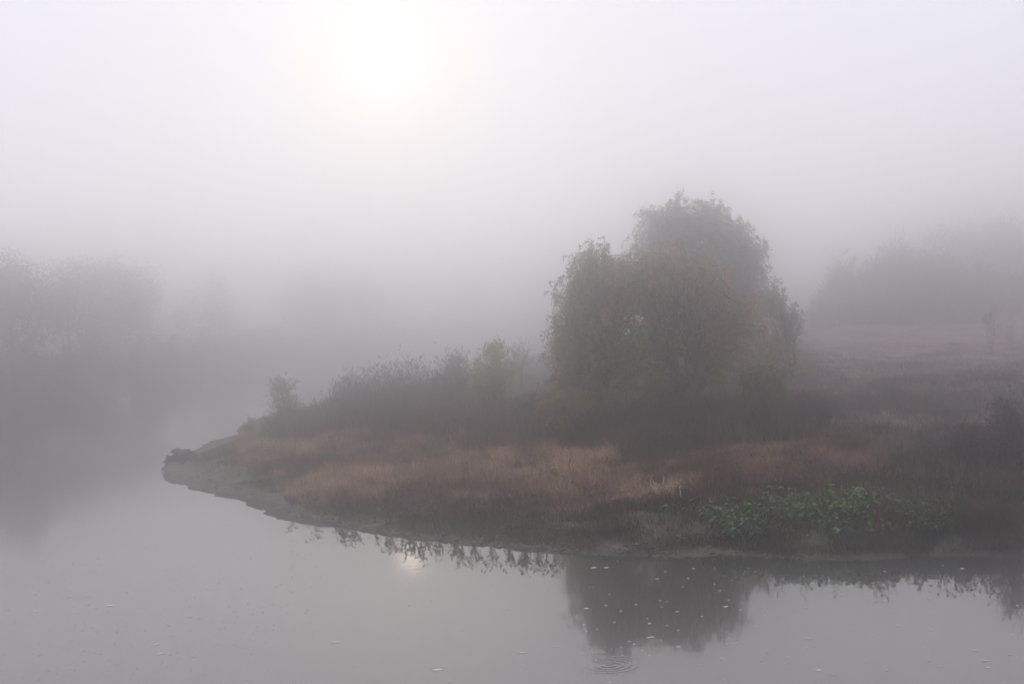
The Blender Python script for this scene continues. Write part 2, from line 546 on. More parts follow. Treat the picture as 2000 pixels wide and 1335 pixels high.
def grass_patch(name, label, cat, poly, n_tuft, per, hgt, colors, width=0.014, lean=0.5, spread=0.14, cover=None, seed=5, dmin=0.4):
    poly = np.asarray(poly)
    lo = poly.min(0); hi = poly.max(0)
    P = []
    need = n_tuft
    while need > 0:
        c = lo + rng.random((n_tuft * 2, 2)) * (hi - lo)
        # nearer ground gets more tufts, as its tufts show larger
        ok = inpoly(c[:, 0], c[:, 1], poly)
        ok &= rng.random(len(c)) < np.clip((40.0 / c[:, 1]) ** 1.0, 0.2, 1)
        if cover is not None:
            ok &= rng.random(len(c)) < cover(c[:, 0], c[:, 1])
        c = c[ok][:need]
        P.append(c); need -= len(c)
    T = np.concatenate(P)
    d = sdist(T[:, 0], T[:, 1])
    T = T[d > dmin]
    nT = len(T)
    hs = hgt[0] + (hgt[1] - hgt[0]) * fbm(T[:, 0], T[:, 1], 1.6, seed) ** 1.3 * (0.7 + 0.6 * rng.random(nT))
    hs *= 0.45 + 1.1 * vnoise(T[:, 0], T[:, 1], 0.42, seed + 23)
    cm = 0.55 * fbm(T[:, 0], T[:, 1], 2.6, seed + 7, 2)[:, None] + 0.45 * vnoise(T[:, 0], T[:, 1], 0.6, seed + 19)[:, None]
    cm = np.clip(smooth(cm, 0.3, 0.7) + 0.22 * rng.standard_normal((nT, 1)), 0, 1)
    tc = np.asarray(colors[0]) * (1 - cm) + np.asarray(colors[1]) * cm
    tc = tc * (0.45 + 1.1 * vnoise(T[:, 0], T[:, 1], 0.42, seed + 23)[:, None])
    B = np.repeat(T, per, 0) + rng.standard_normal((nT * per, 2)) * spread
    h = np.repeat(hs, per) * (0.55 + 0.6 * rng.random(nT * per))
    z = ground_z(B[:, 0], B[:, 1])
    wind = 0.3
    az = rng.random(nT * per) * 2 * math.pi
    le = lean * (0.3 + rng.random(nT * per))
    V, Fs = blade_arrays(np.column_stack([B, z - 0.01]), h, le, az, width * (0.6 + 0.8 * rng.random(nT * per)))
    c = np.repeat(tc, per, 0) * (1 + 0.22 * rng.standard_normal((nT * per, 1)))
    c = np.repeat(np.clip(c, .005, .9), 5, 0)
    o = mesh_obj(name, V, Fs, M_GRASS, colors=c)
    return tag(o, label, cat, kind="stuff")

def gpoly(px):
    return np.array([hit(*p)[:2] for p in px])

# ------------------------------------------------------------------ woody plants
def bez(p0, p1, p2, k):
    t = np.linspace(0, 1, k)[:, None]
    return (1 - t) ** 2 * p0 + 2 * t * (1 - t) * p1 + t * t * p2

def tree(name, label, cat, base, stems, lobes, group=None, bark=None, leaf_len=0.13, leaf_w=0.034, r0=0.12, twig_col=(0.05, 0.04, 0.034), flop=0.6):
    """stems: list of top points (relative to base). lobes: dicts c, r (relative), branches, strands, leaves, droop, col"""
    base = np.asarray(base, float)
    root = empty(name, base, label, cat, group)
    mb = MB()
    paths = []
    for s in stems:
        s = np.asarray(s, float)
        foot = np.array([s[0] * 0.08 + rng.normal(0, .05), s[1] * 0.08 + rng.normal(0, .05), -0.15])
        mid = np.array([s[0] * 0.3, s[1] * 0.3, s[2] * 0.55]) + rng.normal(0, .12, 3) * [1, 1, .3]
        pts = bez(foot, mid, s, 12)
        pts[2:-1] += rng.normal(0, 0.035, (9, 3))
        mb.tube(pts, np.linspace(r0, r0 * 0.14, 12) * (0.8 + .4 * rng.random()), 7, 0.06)
        paths.append(pts)
    LV, LF, LC, nV = [], [], [], 0
    for lb in lobes:
        c = np.asarray(lb["c"], float); r = np.asarray(lb["r"], float)
        nb = lb["branches"]
        tips, dirs = [], []
        for _ in range(nb):
            u = unit(rng.standard_normal(3))
            if u[2] < -0.3 and rng.random() < 0.6: u[2] *= -1
            e = c + u * r * (rng.random() ** (1 / 2.2))
            best = None
            for _t in range(3):
                p = paths[rng.integers(len(paths))]
                j = rng.integers(3, len(p))
                q = p[j]
                if q[2] > e[2] - 0.1: q = p[max(2, j // 2)]
                sc_ = np.linalg.norm(e - q)
                if best is None or sc_ < best[0]: best = (sc_, q)
            q = best[1]
            m_ = (q + e) / 2 + np.array([0, 0, 0.18 * best[0]]) + rng.normal(0, .06, 3)
            pts = bez(q, m_, e, 6)
            mb.tube(pts, np.linspace((0.009 + 0.011 * min(best[0], 3.0)) * min(1.0, r0 / 0.12), 0.004, 6), 4)
            for _k in range(lb["strands"]):
                t = 0.3 + 0.7 * rng.random()
                j = min(int(t * 5), 4); f_ = t * 5 - j
                tips.append(pts[j] * (1 - f_) + pts[j + 1] * f_ + rng.normal(0, .09, 3))
                o_ = e - q; o_ = o_ / (np.linalg.norm(o_) + 1e-6)
                dirs.append(unit(o_ * 0.7 + rng.normal(0, .55, 3)))
        tips = np.array(tips); dirs = np.array(dirs)
        nS = len(tips)
        nl = lb["leaves"]
        ln = lb.get("len", 0.8) * (0.5 + 0.8 * rng.random(nS))
        droop = lb.get("droop", 1.0)
        def at_s(s):
            return tips[:, None, :] + dirs[:, None, :] * (ln[:, None] * s)[..., None] * (1 - 0.45 * droop * s)[..., None] \
                - np.array([0, 0, 1.0]) * (droop * 0.75 * ln[:, None] * s ** 1.7)[..., None]
        s = (np.arange(nl)[None, :] + rng.random((nS, nl))) / nl
        P = at_s(s)
        T = at_s(np.minimum(s + 0.05, 1.05)) - P
        P = P.reshape(-1, 3); T = unit(T.reshape(-1, 3))
        n = len(P)
        D_ = T + rng.normal(0, flop, (n, 3)) + np.array([0, 0, -0.25 * droop])
        P = P + rng.normal(0, .025, (n, 3))
        V, tri = leaf_arrays(P, D_, leaf_len * (0.6 + 0.8 * rng.random(n)), leaf_w * (0.7 + .6 * rng.random(n)))
        LV.append(V); LF.append(tri + nV); nV += len(V)
        cc = tint(nS, lb["col"], 0.2, 0.07)
        LC.append(np.repeat(np.repeat(cc, nl, 0) * (1 + .15 * rng.standard_normal((n, 1))), 4, 0))
        # the twig each strand of leaves hangs on
        ss = np.linspace(0, 1, 4)[None, :] * np.ones((nS, 1))
        Q = at_s(ss)
        a = unit(rng.standard_normal((nS, 3)))[:, None, :] * 0.0035
        V = np.stack([Q - a, Q + a], 2).reshape(-1, 3)
        b = (np.arange(nS) * 8)[:, None, None] + (np.arange(3) * 2)[None, :, None] + np.array([0, 1, 3, 2])
        b = b.reshape(-1, 4)
        LF.append(np.concatenate([b[:, [0, 1, 2]], b[:, [0, 2, 3]]]) + nV); nV += len(V)
        LV.append(V); LC.append(np.tile(np.array(twig_col), (len(V), 1)))
    mb.build("trunk", bark or M_BARK, root)
    mesh_obj("crown", np.concatenate(LV), [np.concatenate(LF)], M_LEAF, root, colors=np.clip(np.concatenate(LC), .004, .9))
    return root

def rel(px, py, D, base):
    return at(px, py, D) - base

OLIVE = (0.245, 0.23, 0.105); RUST = (0.36, 0.22, 0.12); TAN = (0.33, 0.245, 0.135); GREY = (0.20, 0.185, 0.12)
GREEN = (0.12, 0.14, 0.05); YEL = (0.24, 0.20, 0.075)

def lobe_px(base, px, py, D, rx, rz, branches, strands, leaves, col_, droop=1.0, ln=0.8, ry=None, dy=0.0):
    k = D / F_PX
    c = rel(px, py, D, base); c[1] += dy
    return dict(c=c, r=(rx * k, (ry if ry is not None else rx) * k, rz * k), branches=branches, strands=strands, leaves=leaves, col=col_, droop=droop, len=ln)

# front willow with hanging rust-brown twigs
D = 50.0
b = on_ground(1180, D)
tree("willow_tree", "drooping willow with rust brown leaves at the left front of the big clump", "tree", b,
     [rel(1130, 540, D, b), rel(1165, 490, D, b), rel(1220, 540, D, b), rel(1105, 640, D, b), rel(1190, 560, D, b)],
     [lobe_px(b, 1150, 520, D, 56, 62, 60, 7, 13, OLIVE, 0.7, 0.45),
      lobe_px(b, 1122, 590, D, 58, 80, 80, 7, 13, OLIVE, 0.8, 0.5),
      lobe_px(b, 1100, 690, D, 40, 85, 64, 7, 13, TAN, 0.9, 0.5),
      lobe_px(b, 1205, 600, D, 90, 110, 116, 7, 13, RUST, 0.8, 0.5),
      lobe_px(b, 1225, 545, D, 66, 64, 60, 7, 13, TAN, 0.8, 0.5),
      lobe_px(b, 1190, 720, D, 105, 85, 100, 7, 13, OLIVE, 0.8, 0.5),
      lobe_px(b, 1100, 775, D, 56, 50, 50, 7, 13, YEL, 0.8, 0.5)])
b = on_ground(1345, D - 1)
tree("willow_tree", "round rust brown willow in the middle front of the big clump", "tree", b,
     [rel(1270, 520, D, b), rel(1340, 490, D, b), rel(1400, 520, D, b), rel(1450, 600, D, b), rel(1245, 600, D, b), rel(1370, 620, D, b)],
     [lobe_px(b, 1240, 545, D, 50, 66, 44, 7, 13, TAN, 0.8, 0.5),
      lobe_px(b, 1300, 545, D, 92, 82, 100, 7, 13, TAN, 0.8, 0.5),
      lobe_px(b, 1370, 560, D, 90, 80, 90, 7, 13, RUST, 0.8, 0.5),
      lobe_px(b, 1435, 640, D, 76, 85, 80, 7, 13, RUST, 0.8, 0.5),
      lobe_px(b, 1275, 680, D, 95, 100, 66, 7, 13, OLIVE, 0.9, 0.55),
      lobe_px(b, 1390, 730, D, 100, 80, 40, 7, 12, OLIVE, 0.8, 0.5),
      lobe_px(b, 1290, 780, D, 80, 45, 34, 7, 13, GREY, 0.8, 0.5)])
D = 71.0
b = on_ground(1400, D)
tree("willow_tree", "tall grey green willow rising behind at the top of the big clump", "tree", b,
     [rel(1285, 440, D, b), rel(1330, 410, D, b), rel(1400, 400, D, b), rel(1450, 450, D, b), rel(1490, 500, D, b), rel(1400, 560, D, b)],
     [lobe_px(b, 1278, 440, D, 46, 52, 66, 7, 12, OLIVE, 0.8, 0.55),
      lobe_px(b, 1325, 420, D, 36, 42, 44, 7, 12, GREY, 0.8, 0.55),
      lobe_px(b, 1395, 420, D, 36, 46, 50, 7, 12, OLIVE, 0.8, 0.55),
      lobe_px(b, 1440, 465, D, 48, 52, 60, 7, 12, OLIVE, 0.8, 0.55),
      lobe_px(b, 1480, 510, D, 32, 66, 50, 7, 12, GREY, 0.9, 0.55),
      lobe_px(b, 1360, 490, D, 60, 60, 46, 7, 12, GREY, 0.9, 0.55),
      lobe_px(b, 1400, 570, D, 105, 90, 100, 7, 12, GREY, 0.9, 0.6),
      lobe_px(b, 1490, 600, D, 40, 80, 70, 7, 12, OLIVE, 0.8, 0.5),
      lobe_px(b, 1450, 520, D, 60, 60, 50, 7, 12, OLIVE, 0.8, 0.5),
      lobe_px(b, 1255, 500, D, 46, 56, 60, 7, 12, OLIVE, 0.9, 0.6),
      lobe_px(b, 1470, 680, D, 75, 80, 70, 7, 12, OLIVE, 0.9, 0.6)], leaf_len=0.17, leaf_w=0.045, r0=0.13)
D = 60.0
b = on_ground(1545, D)
tree("young_tree", "thin sparse tree with few leaves at the right edge of the big clump", "tree", b,
     [rel(1518, 570, D, b), rel(1540, 600, D, b), rel(1562, 640, D, b), rel(1500, 610, D, b), rel(1525, 640, D, b)],
     [lobe_px(b, 1515, 590, D, 30, 42, 36, 6, 8, OLIVE, 0.2, 0.35),
      lobe_px(b, 1538, 640, D, 40, 50, 46, 6, 8, GREY, 0.2, 0.35),
      lobe_px(b, 1520, 710, D, 62, 60, 60, 6, 8, TAN, 0.2, 0.35)], r0=0.05)
D = 46.0
b = on_ground(1500, D)
tree("bush", "olive green bush at the lower right foot of the big clump", "bush", b,
     [rel(1460, 740, D, b), rel(1500, 720, D, b), rel(1535, 750, D, b)],
     [lobe_px(b, 1490, 765, D, 58, 60, 70, 7, 14, GREEN, 0.3, 0.4)], r0=0.04, leaf_len=0.09)
b = on_ground(1110, D + 1)
tree("bush", "yellowish bush at the lower left foot of the big clump", "bush", b,
     [rel(1080, 775, D, b), rel(1110, 765, D, b), rel(1150, 780, D, b)],
     [lobe_px(b, 1115, 800, D, 62, 42, 50, 7, 14, YEL, 0.4, 0.4)], r0=0.035, leaf_len=0.09)

# lower shrubs along the spit
D = 57.0
b = on_ground(970, D)
tree("young_tree", "small pointed leafy tree left of the big clump", "tree", b,
     [rel(966, 668, D, b), rel(925, 710, D, b), rel(1000, 715, D, b), rel(945, 690, D, b)],
     [lobe_px(b, 966, 690, D, 24, 26, 30, 6, 11, (0.31, 0.29, 0.105), 0.0, 0.3),
      lobe_px(b, 955, 735, D, 56, 36, 64, 6, 11, (0.31, 0.29, 0.105), 0.1, 0.4),
      lobe_px(b, 958, 790, D, 72, 42, 76, 6, 11, (0.29, 0.265, 0.10), 0.2, 0.45),
      lobe_px(b, 970, 825, D, 66, 26, 36, 6, 12, (0.26, 0.21, 0.09), 0.2, 0.45)], r0=0.045, leaf_len=0.09)
def shrub(label, px, top, D, wpx, n, col_, group=None, leaves=9, strands=4, name="shrub", ll=0.08):
    b = on_ground(px, D)
    hpx = None
    stems = [rel(px + wpx * rng.uniform(-.8, .8), top + rng.uniform(0, 25), D, b) for _ in range(4)]
    h = stems[0][2]
    mid = (top + 20)
    lbs = []
    for k in range(3):
        zc = h * (0.85 - 0.27 * k)
        c = np.array([rng.uniform(-.15, .15), rng.uniform(-.2, .2), zc])
        lbs.append(dict(c=c, r=(wpx * D / F_PX * (0.55 + .22 * k), wpx * D / F_PX * (.5 + .2 * k), h * 0.2), branches=n, strands=strands, leaves=leaves, col=col_, droop=-0.1, len=0.4))
    return tree(name, label, "shrub", b, stems, lbs, group, r0=0.025, leaf_len=ll, leaf_w=0.03)
shrub("twiggy shrub at the far left end of the reeds on the spit", 560, 732, 60, 48, 24, GREY, leaves=10, strands=5)
shrub("thin upright shrub just left of the pointed young tree", 905, 668, 60, 40, 20, TAN)
shrub("pale sapling in the mist between the pointed tree and the big clump", 1015, 650, 70, 44, 20, GREY)
shrub("low shrub at the left tip of the reeds above the driftwood", 490, 822, 62, 24, 8, OLIVE)
shrub("dark shrub at the left foot of the rust brown willow", 1135, 825, 43, 46, 18, (0.05, 0.04, 0.034), leaves=12)
shrub("reddish twiggy shrub between the pointed tree and the yellowish bush", 1040, 765, 52, 34, 14, (0.10, 0.06, 0.05))
shrub("dark twiggy shrub at the right edge of the picture", 1965, 790, 33, 60, 26, (0.035, 0.03, 0.027), leaves=10)
shrub("dark twiggy shrub left of the one at the right edge", 1890, 850, 34.5, 48, 22, (0.04, 0.033, 0.03), leaves=10)
shrub("bare upright sapling in the mist in front of the right woods", 1938, 600, 74, 26, 12, (0.06, 0.05, 0.045), leaves=3)
shrub("second bare sapling right of the first in the mist", 1975, 625, 78, 18, 9, (0.06, 0.05, 0.045), leaves=3)

# ------------------------------------------------------------------ reeds
def reeds(name, label, pts, h, colr, width=0.03, leafy=5, plume=True, lean=0.12):
    """pts (n,2); each reed a stem, some long leaves, a seed head"""
    n = len(pts)
    z = ground_z(pts[:, 0], pts[:, 1])
    h = np.asarray(h) * (0.45 + 0.4 * rng.random(n) + 0.45 * smooth(fbm(pts[:, 0], pts[:, 1], 1.6, 111, 2), .3, .7))
    h *= np.where(rng.random(n) < .06, 1.25, 1.0)
    az = rng.random(n) * 6.283
    P = np.column_stack([pts, z])
    V1, F1 = blade_arrays(P, h, lean * (0.2 + rng.random(n)), az, np.full(n, width * .5))
    c1 = np.repeat(tint(n, colr), 5, 0)
    LP, LD, LL = [], [], []
    for k in range(leafy):
        t = 0.25 + 0.7 * rng.random(n)
        p = P + np.array([0, 0, 1.0]) * (h * t)[:, None]
        a = rng.random(n) * 6.283
        dr = np.stack([np.cos(a) * .6, np.sin(a) * .6, 0.4 + .5 * rng.random(n)], -1)
        LP.append(p); LD.append(dr); LL.append(0.18 * h * (0.6 + .8 * rng.random(n)))
    V2, t2 = leaf_arrays(np.concatenate(LP), np.concatenate(LD), np.concatenate(LL), width)
    c2 = np.repeat(tint(len(V2) // 4, colr), 4, 0)
    parts_V = [V1, V2]; parts_C = [c1, c2]
    F_ = [F1[0], np.concatenate([F1[1], t2 + len(V1)])]
    if plume:
        tip = V1.reshape(-1, 5, 3)[:, 4]
        PP = np.repeat(tip, 4, 0) - np.array([0, 0, 1.0]) * rng.random((n * 4, 1)) * 0.22
        V3, t3 = leaf_arrays(PP, rng.normal(0, .35, (n * 4, 3)) + [0, 0, .9], 0.16, 0.03)
        F_[1] = np.concatenate([F_[1], t3 + len(V1) + len(V2)])
        parts_V.append(V3); parts_C.append(np.repeat(tint(n * 4, np.array(colr) * 1.2), 4, 0))
    o = mesh_obj(name, np.concatenate(parts_V), F_, M_GRASS, colors=np.concatenate(parts_C))
    return tag(o, label, "reeds", kind="stuff")

def band(px0, px1, D0, D1, n):
    px = px0 + (px1 - px0) * rng.random(n)
    D_ = D0 + (D1 - D0) * rng.random(n)
    return px, np.array([at(p, 760, d)[:2] for p, d in zip(px, D_)])
px, q = band(505, 905, 55, 63, 2300)
reeds("reed_bed", "grey brown reeds standing along the spit behind the brown grass", q,
      np.interp(px, [505, 560, 620, 680, 760, 850, 905], [.5, .85, .95, 1.75, 1.95, 2.05, 2.3]), (0.14, 0.112, 0.094), width=0.026)
px, q = band(800, 1130, 51, 56, 1500)
reeds("reed_bed", "reddish brown reeds in front of the pointed young tree", q, np.interp(px, [800, 900, 1060, 1130], [.7, .8, 1.0, 1.0]), (0.12, 0.08, 0.066), width=0.024)
px, q = band(1585, 2120, 126, 146, 3600)
reeds("cane_thicket", "tall dense cane thicket in the mist behind the right field", q,
      np.interp(px, [1585, 1610, 1650, 1720, 1800, 1850, 1910, 2120], [1.2, 3.4, 4.9, 5.6, 5.6, 5.0, 3.8, 3.4]) * (0.8 + 0.4 * vnoise(px, px * 0, 34.0, 215)), (0.07, 0.062, 0.05), width=0.12, leafy=9, lean=0.2)

# ------------------------------------------------------------------ grasses
grass_patch("brown_grass", "feathery rust brown grass covering the left part of the spit", "grass",
            gpoly([(450, 872), (500, 930), (590, 985), (700, 1000), (900, 1012), (1060, 1005), (1300, 985), (1430, 930), (1300, 880), (1150, 872), (1000, 880), (900, 858), (760, 862), (640, 838), (520, 832)]),
            12000, 8, (0.08, 0.62), ((0.43, 0.29, 0.185), (0.10, 0.060, 0.042)), width=0.016, lean=0.95, spread=0.11,
            cover=lambda x, y: 0.04 + 0.96 * smooth(0.6 * fbm(x, y, 2.4, 131, 2) + 0.4 * vnoise(x, y, 0.7, 135) - 0.22 * smooth(x / y, 0.03, 0.13), 0.40, 0.60))
grass_patch("brown_grass", "band of rust brown grass below the big clump of trees", "grass",
            gpoly([(1150, 950), (1230, 880), (1420, 868), (1660, 856), (1760, 900), (1650, 935), (1400, 950)]),
            6000, 8, (0.08, 0.5), ((0.26, 0.148, 0.103), (0.05, 0.033, 0.026)), width=0.016, lean=0.95, spread=0.11, seed=25,
            cover=lambda x, y: 0.15 + 0.85 * smooth(0.6 * fbm(x, y, 2.0, 141, 2) + 0.4 * vnoise(x, y, 0.7, 145), 0.4, 0.6))
grass_patch("dark_weeds", "low dark brown weeds on the bank above the mud", "weeds",
            gpoly([(560, 975), (760, 1015), (950, 1040), (1150, 1056), (1400, 1073), (1560, 1088), (1800, 1087), (2060, 1082), (2060, 920), (1700, 890), (1400, 925), (1230, 965), (900, 965), (700, 950)]),
            12500, 6, (0.06, 0.36), ((0.095, 0.062, 0.044), (0.014, 0.011, 0.009)), width=0.016, lean=0.8, dmin=0.3, seed=35, spread=0.1,
            cover=lambda x, y: 0.25 + 0.75 * smooth(vnoise(x, y, 0.8, 165), 0.3, 0.6))
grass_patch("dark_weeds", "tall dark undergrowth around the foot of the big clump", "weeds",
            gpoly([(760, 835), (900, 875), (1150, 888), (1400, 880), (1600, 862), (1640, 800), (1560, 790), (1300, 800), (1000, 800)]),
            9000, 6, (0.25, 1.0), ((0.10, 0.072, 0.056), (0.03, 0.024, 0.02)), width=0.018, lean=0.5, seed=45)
grass_patch("dark_weeds", "dark rough weeds on the slope at the right side", "weeds",
            gpoly([(1560, 880), (1700, 905), (1900, 925), (2080, 910), (2080, 745), (1800, 735), (1560, 750)]),
            8000, 6, (0.08, 0.45), ((0.12, 0.090, 0.074), (0.036, 0.029, 0.025)), width=0.018, lean=0.6, seed=55,
            cover=lambda x, y: (0.05 + 0.95 * smooth(fbm(x, y, 2.6, 175), 0.42, 0.66)) * (1.05 - smooth(y, 36, 54)))
grass_patch("short_turf", "short olive turf along the edge of the mud", "grass",
            gpoly([(480, 940), (640, 1008), (800, 1038), (1000, 1062), (1200, 1078), (1480, 1084), (1480, 1055), (1200, 1040), (1000, 1025), (800, 995), (640, 965)]),
            6500, 5, (0.03, 0.13), ((0.085, 0.085, 0.038), (0.06, 0.048, 0.03)), width=0.013, lean=0.9, dmin=0.25, seed=65, 
            cover=lambda x, y: 0.06 + 0.94 * smooth(0.5 * fbm(x, y, 1.5, 151) + .5 * vnoise(x, y, .5, 155), 0.45, 0.62))
grass_patch("field_grass", "pinkish dry grass of the field behind the bank on the right", "grass",
            gpoly([(1540, 830), (1700, 840), (2080, 840), (2080, 690), (1900, 672), (1700, 670), (1560, 685)]),
            10000, 5, (0.08, 0.34), ((0.30, 0.212, 0.19), (0.09, 0.078, 0.062)), width=0.022, lean=0.8, seed=75,
            cover=lambda x, y: 0.15 + 0.85 * smooth(fbm(x, y, 4.5, 185), 0.38, 0.58))
grass_patch("short_turf", "thin grey olive turf on the tip of the spit by the driftwood", "grass",
            gpoly([(385, 892), (400, 930), (520, 955), (600, 960), (560, 900), (500, 852), (455, 862)]),
            2600, 8, (0.04, 0.2), ((0.11, 0.10, 0.06), (0.05, 0.042, 0.03)), width=0.014, lean=0.8, dmin=0.4, seed=85,
            cover=lambda x, y: 0.1 + 0.9 * smooth(vnoise(x, y, 1.0, 205), 0.4, 0.65))
# dead flower stalks standing over the grass
def stalks():
    poly = gpoly([(480, 880), (560, 960), (760, 1000), (1000, 1030), (1300, 1050), (1900, 1040), (2050, 1000), (2050, 860), (1600, 850), (1200, 860), (900, 850), (600, 840)])
    lo, hi = poly.min(0), poly.max(0)
    c = lo + rng.random((60000, 2)) * (hi - lo)
    c = c[inpoly(c[:, 0], c[:, 1], poly)]
    c = c[rng.random(len(c)) < np.clip((36 / c[:, 1]) ** 2, .1, 1) * smooth(fbm(c[:, 0], c[:, 1], 2.0, 195), .35, .6)][:1700]
    n = len(c)
    P = np.column_stack([c, ground_z(c[:, 0], c[:, 1])])
    h = rng.uniform(.25, .8, n)
    V1, F1 = blade_arrays(P, h, rng.uniform(.02, .4, n), rng.random(n) * 6.283, np.full(n, .012))
    base = np.where(rng.random((n, 1)) < .5, np.array([[0.24, 0.165, 0.115]]), np.array([[0.05, 0.036, 0.028]]))
    c1 = np.repeat(base, 5, 0)
    tip = V1.reshape(-1, 5, 3)
    k = 5
    tt = rng.random((n, k, 1)) ** .6
    PP = (tip[:, 2:3] * (1 - tt) + tip[:, 4:5] * tt).reshape(-1, 3)
    V2, t2 = leaf_arrays(PP, rng.normal(0, .5, (n * k, 3)) + [0, 0, .4], rng.uniform(.03, .09, n * k), .022)
    o = mesh_obj("dead_stalks", np.concatenate([V1, V2]), [F1[0], np.concatenate([F1[1], t2 + len(V1)])], M_GRASS, colors=np.concatenate([c1, np.repeat(np.repeat(base, k, 0), 4, 0)]))
    tag(o, "thin dead flower stalks standing out of the bank grass", "stalks", kind="stuff")
stalks()

# ------------------------------------------------------------------ far woods
def wood(name, label, pts, hts, seed, colr=(0.06, 0.058, 0.045), zf=far_z, dense=None):
    """a mass of misty tree crowns: leaf clumps in the volume of each crown"""
    Vs, Ts, Cs, nV = [], [], [], 0
    for (x, y), H in zip(pts, hts):
        z0 = float(zf(np.array([x]), np.array([y]))[0])
        ns = (340 if H > 5.5 else 95) if dense is None else dense
        u = unit(rng.standard_normal((ns, 3)))
        rad = rng.random(ns) ** (1 / 2.2)
        wdt = H * rng.uniform(.24, .34)
        k = 6
        lc = np.column_stack([rng.normal(0, wdt * .45, k), rng.normal(0, wdt * .45, k), H * rng.uniform(.25, .8, k)])
        lc[0] = (0, 0, H * .82)
        lr = wdt * rng.uniform(.5, .8, k); lr[0] = H * 0.16
        j = rng.integers(0, k, ns)
        S = np.array([x, y, z0]) + lc[j] + u * (rad * lr[j])[:, None] * np.array([1, 1, 1.15])
        per = 7
        P = np.repeat(S, per, 0) + rng.normal(0, .22, (ns * per, 3))
        n = len(P)
        P[:, 2] = np.clip(P[:, 2], z0 + .2, z0 + H)
        V, t = leaf_arrays(P, rng.standard_normal((n, 3)) + [0, 0, -.3], 0.24, 0.115)
        Vs.append(V); Ts.append(t + nV); nV += len(V); Cs.append(np.repeat(tint(n, colr), 4, 0))
    return np.concatenate(Vs), np.concatenate(Ts), np.concatenate(Cs)
def far_tree(label, px, D_, H, seed, zf=far_z):
    p = at(px, 700, D_)
    b = np.array([p[0], p[1], float(zf(np.array([p[0]]), np.array([p[1]]))[0])])
    root = empty("far_tree", b, label, "tree", "misty trees on the far bank")
    V, t, c = wood("", "", [(b[0], b[1])], [H], seed, zf=zf, dense=800)
    mesh_obj("crown", V - b, [t], M_LEAF, root, colors=c)
    mb = MB()
    mb.tube(bez(np.array([0, 0, -.3]), np.array([.2, .1, H * .4]), np.array([0, 0, H * .8]), 8), np.linspace(.2, .04, 8), 6)
    for _ in range(8):
        q = np.array([0.1, 0.05, H * rng.uniform(.2, .7)])
        mb.tube(bez(q, q + rng.normal(0, .6, 3) + [0, 0, .5], q + rng.normal(0, 1.3, 3) + [0, 0, 1.4], 5), np.linspace(.06, .015, 5), 4)
    mb.build("trunk", M_BARK, root)
far_tree("tallest misty tree on the far bank at the left edge of the picture", 22, 109, 11.6, 1)
far_tree("second misty tree on the far bank from the left edge", 135, 123, 11.2, 2)
pts, hts = [], []
seg = FB[1:9]
cum = np.concatenate([[0], np.cumsum(np.linalg.norm(np.diff(seg, axis=0), axis=1))])
for k in range(190):
    u_ = rng.uniform(0, cum[-1]) if k % 2 else rng.uniform(0, 115)
    x_ = np.interp(u_, cum, seg[:, 0]); y_ = np.interp(u_, cum, seg[:, 1])
    low = k % 3 > 0
    off = rng.uniform(-0.8, 2.0) if low else rng.uniform(3, 16)
    pts.append((x_ - off, y_ + off * .2)); hts.append(rng.uniform(2.5, 5.0) if low else rng.uniform(8.5, 11.5) * np.interp(u_, [0, 60, 200], [1.08, 1.02, 0.85]))
V, t, c = wood("far_woods", "", pts, hts, 3)
o = mesh_obj("far_woods", V, [t], M_LEAF, colors=c)
tag(o, "misty woods along the far bank of the river on the left", "woods", kind="stuff")
pts, hts = [], []
for k in range(32):
    px = rng.uniform(1640, 2250)
    D_ = rng.uniform(160, 190)
    p = at(px, 640, D_)
    pts.append((p[0], p[1])); hts.append(np.interp(px, [1640, 1760, 1880, 2000, 2250], [5.0, 8.0, 11.0, 12.3, 12.5]) * rng.uniform(.85, 1.1))
V, t, c = wood("misty_woods", "", pts, hts, 4, zf=lambda x, y: ground_z(x, y))
o = mesh_obj("misty_woods", V, [t], M_LEAF, colors=c)
tag(o, "misty woods on the slope behind the cane thicket on the right", "woods", kind="stuff")

# ------------------------------------------------------------------ broad-leaved green plants
def broad_leaf(name, colr, curl):
    """a heart-shaped blade with a raised midrib line, unit length along +Y"""
    prof = [(0.0, 0.10), (0.12, 0.27), (0.34, 0.33), (0.6, 0.25), (0.82, 0.12)]
    V, C = [], []
    for t, wd in prof:
        zc = -curl * t * t
        V += [(-wd, t - (0.08 if t < .05 else 0), zc + 0.10 * wd + .05), (0, t, zc), (wd, t - (0.08 if t < .05 else 0), zc + 0.10 * wd + .05)]
    V.append((0, 1.0, -curl))
    q = []; tr = []
    for i in range(len(prof) - 1):
        for s in (0, 1):
            a = i * 3 + s
            q.append((a, a + 1, a + 4, a + 3))
    e = (len(prof) - 1) * 3
    tr = [(e, e + 1, e + 3 ), (e + 1, e + 2, e + 3)]
    n = len(V)
    me = np_mesh(name, V, [np.array(q), np.array(tr)], M_BROAD, np.tile(np.array(colr), (n, 1)), True)
    return me
LEAFS = [broad_leaf("leaf_blade", c, k) for c, k in (((0.075, 0.160, 0.018), 0.25), ((0.048, 0.110, 0.016), 0.45), ((0.125, 0.205, 0.026), 0.15), ((0.022, 0.040, 0.018), 0.6), ((0.085, 0.105, 0.028), 0.35))]
LEAFW = np.array([.3, .25, .15, .12, .18])
M_STALK = foliage_mat("stalk", 0.0)
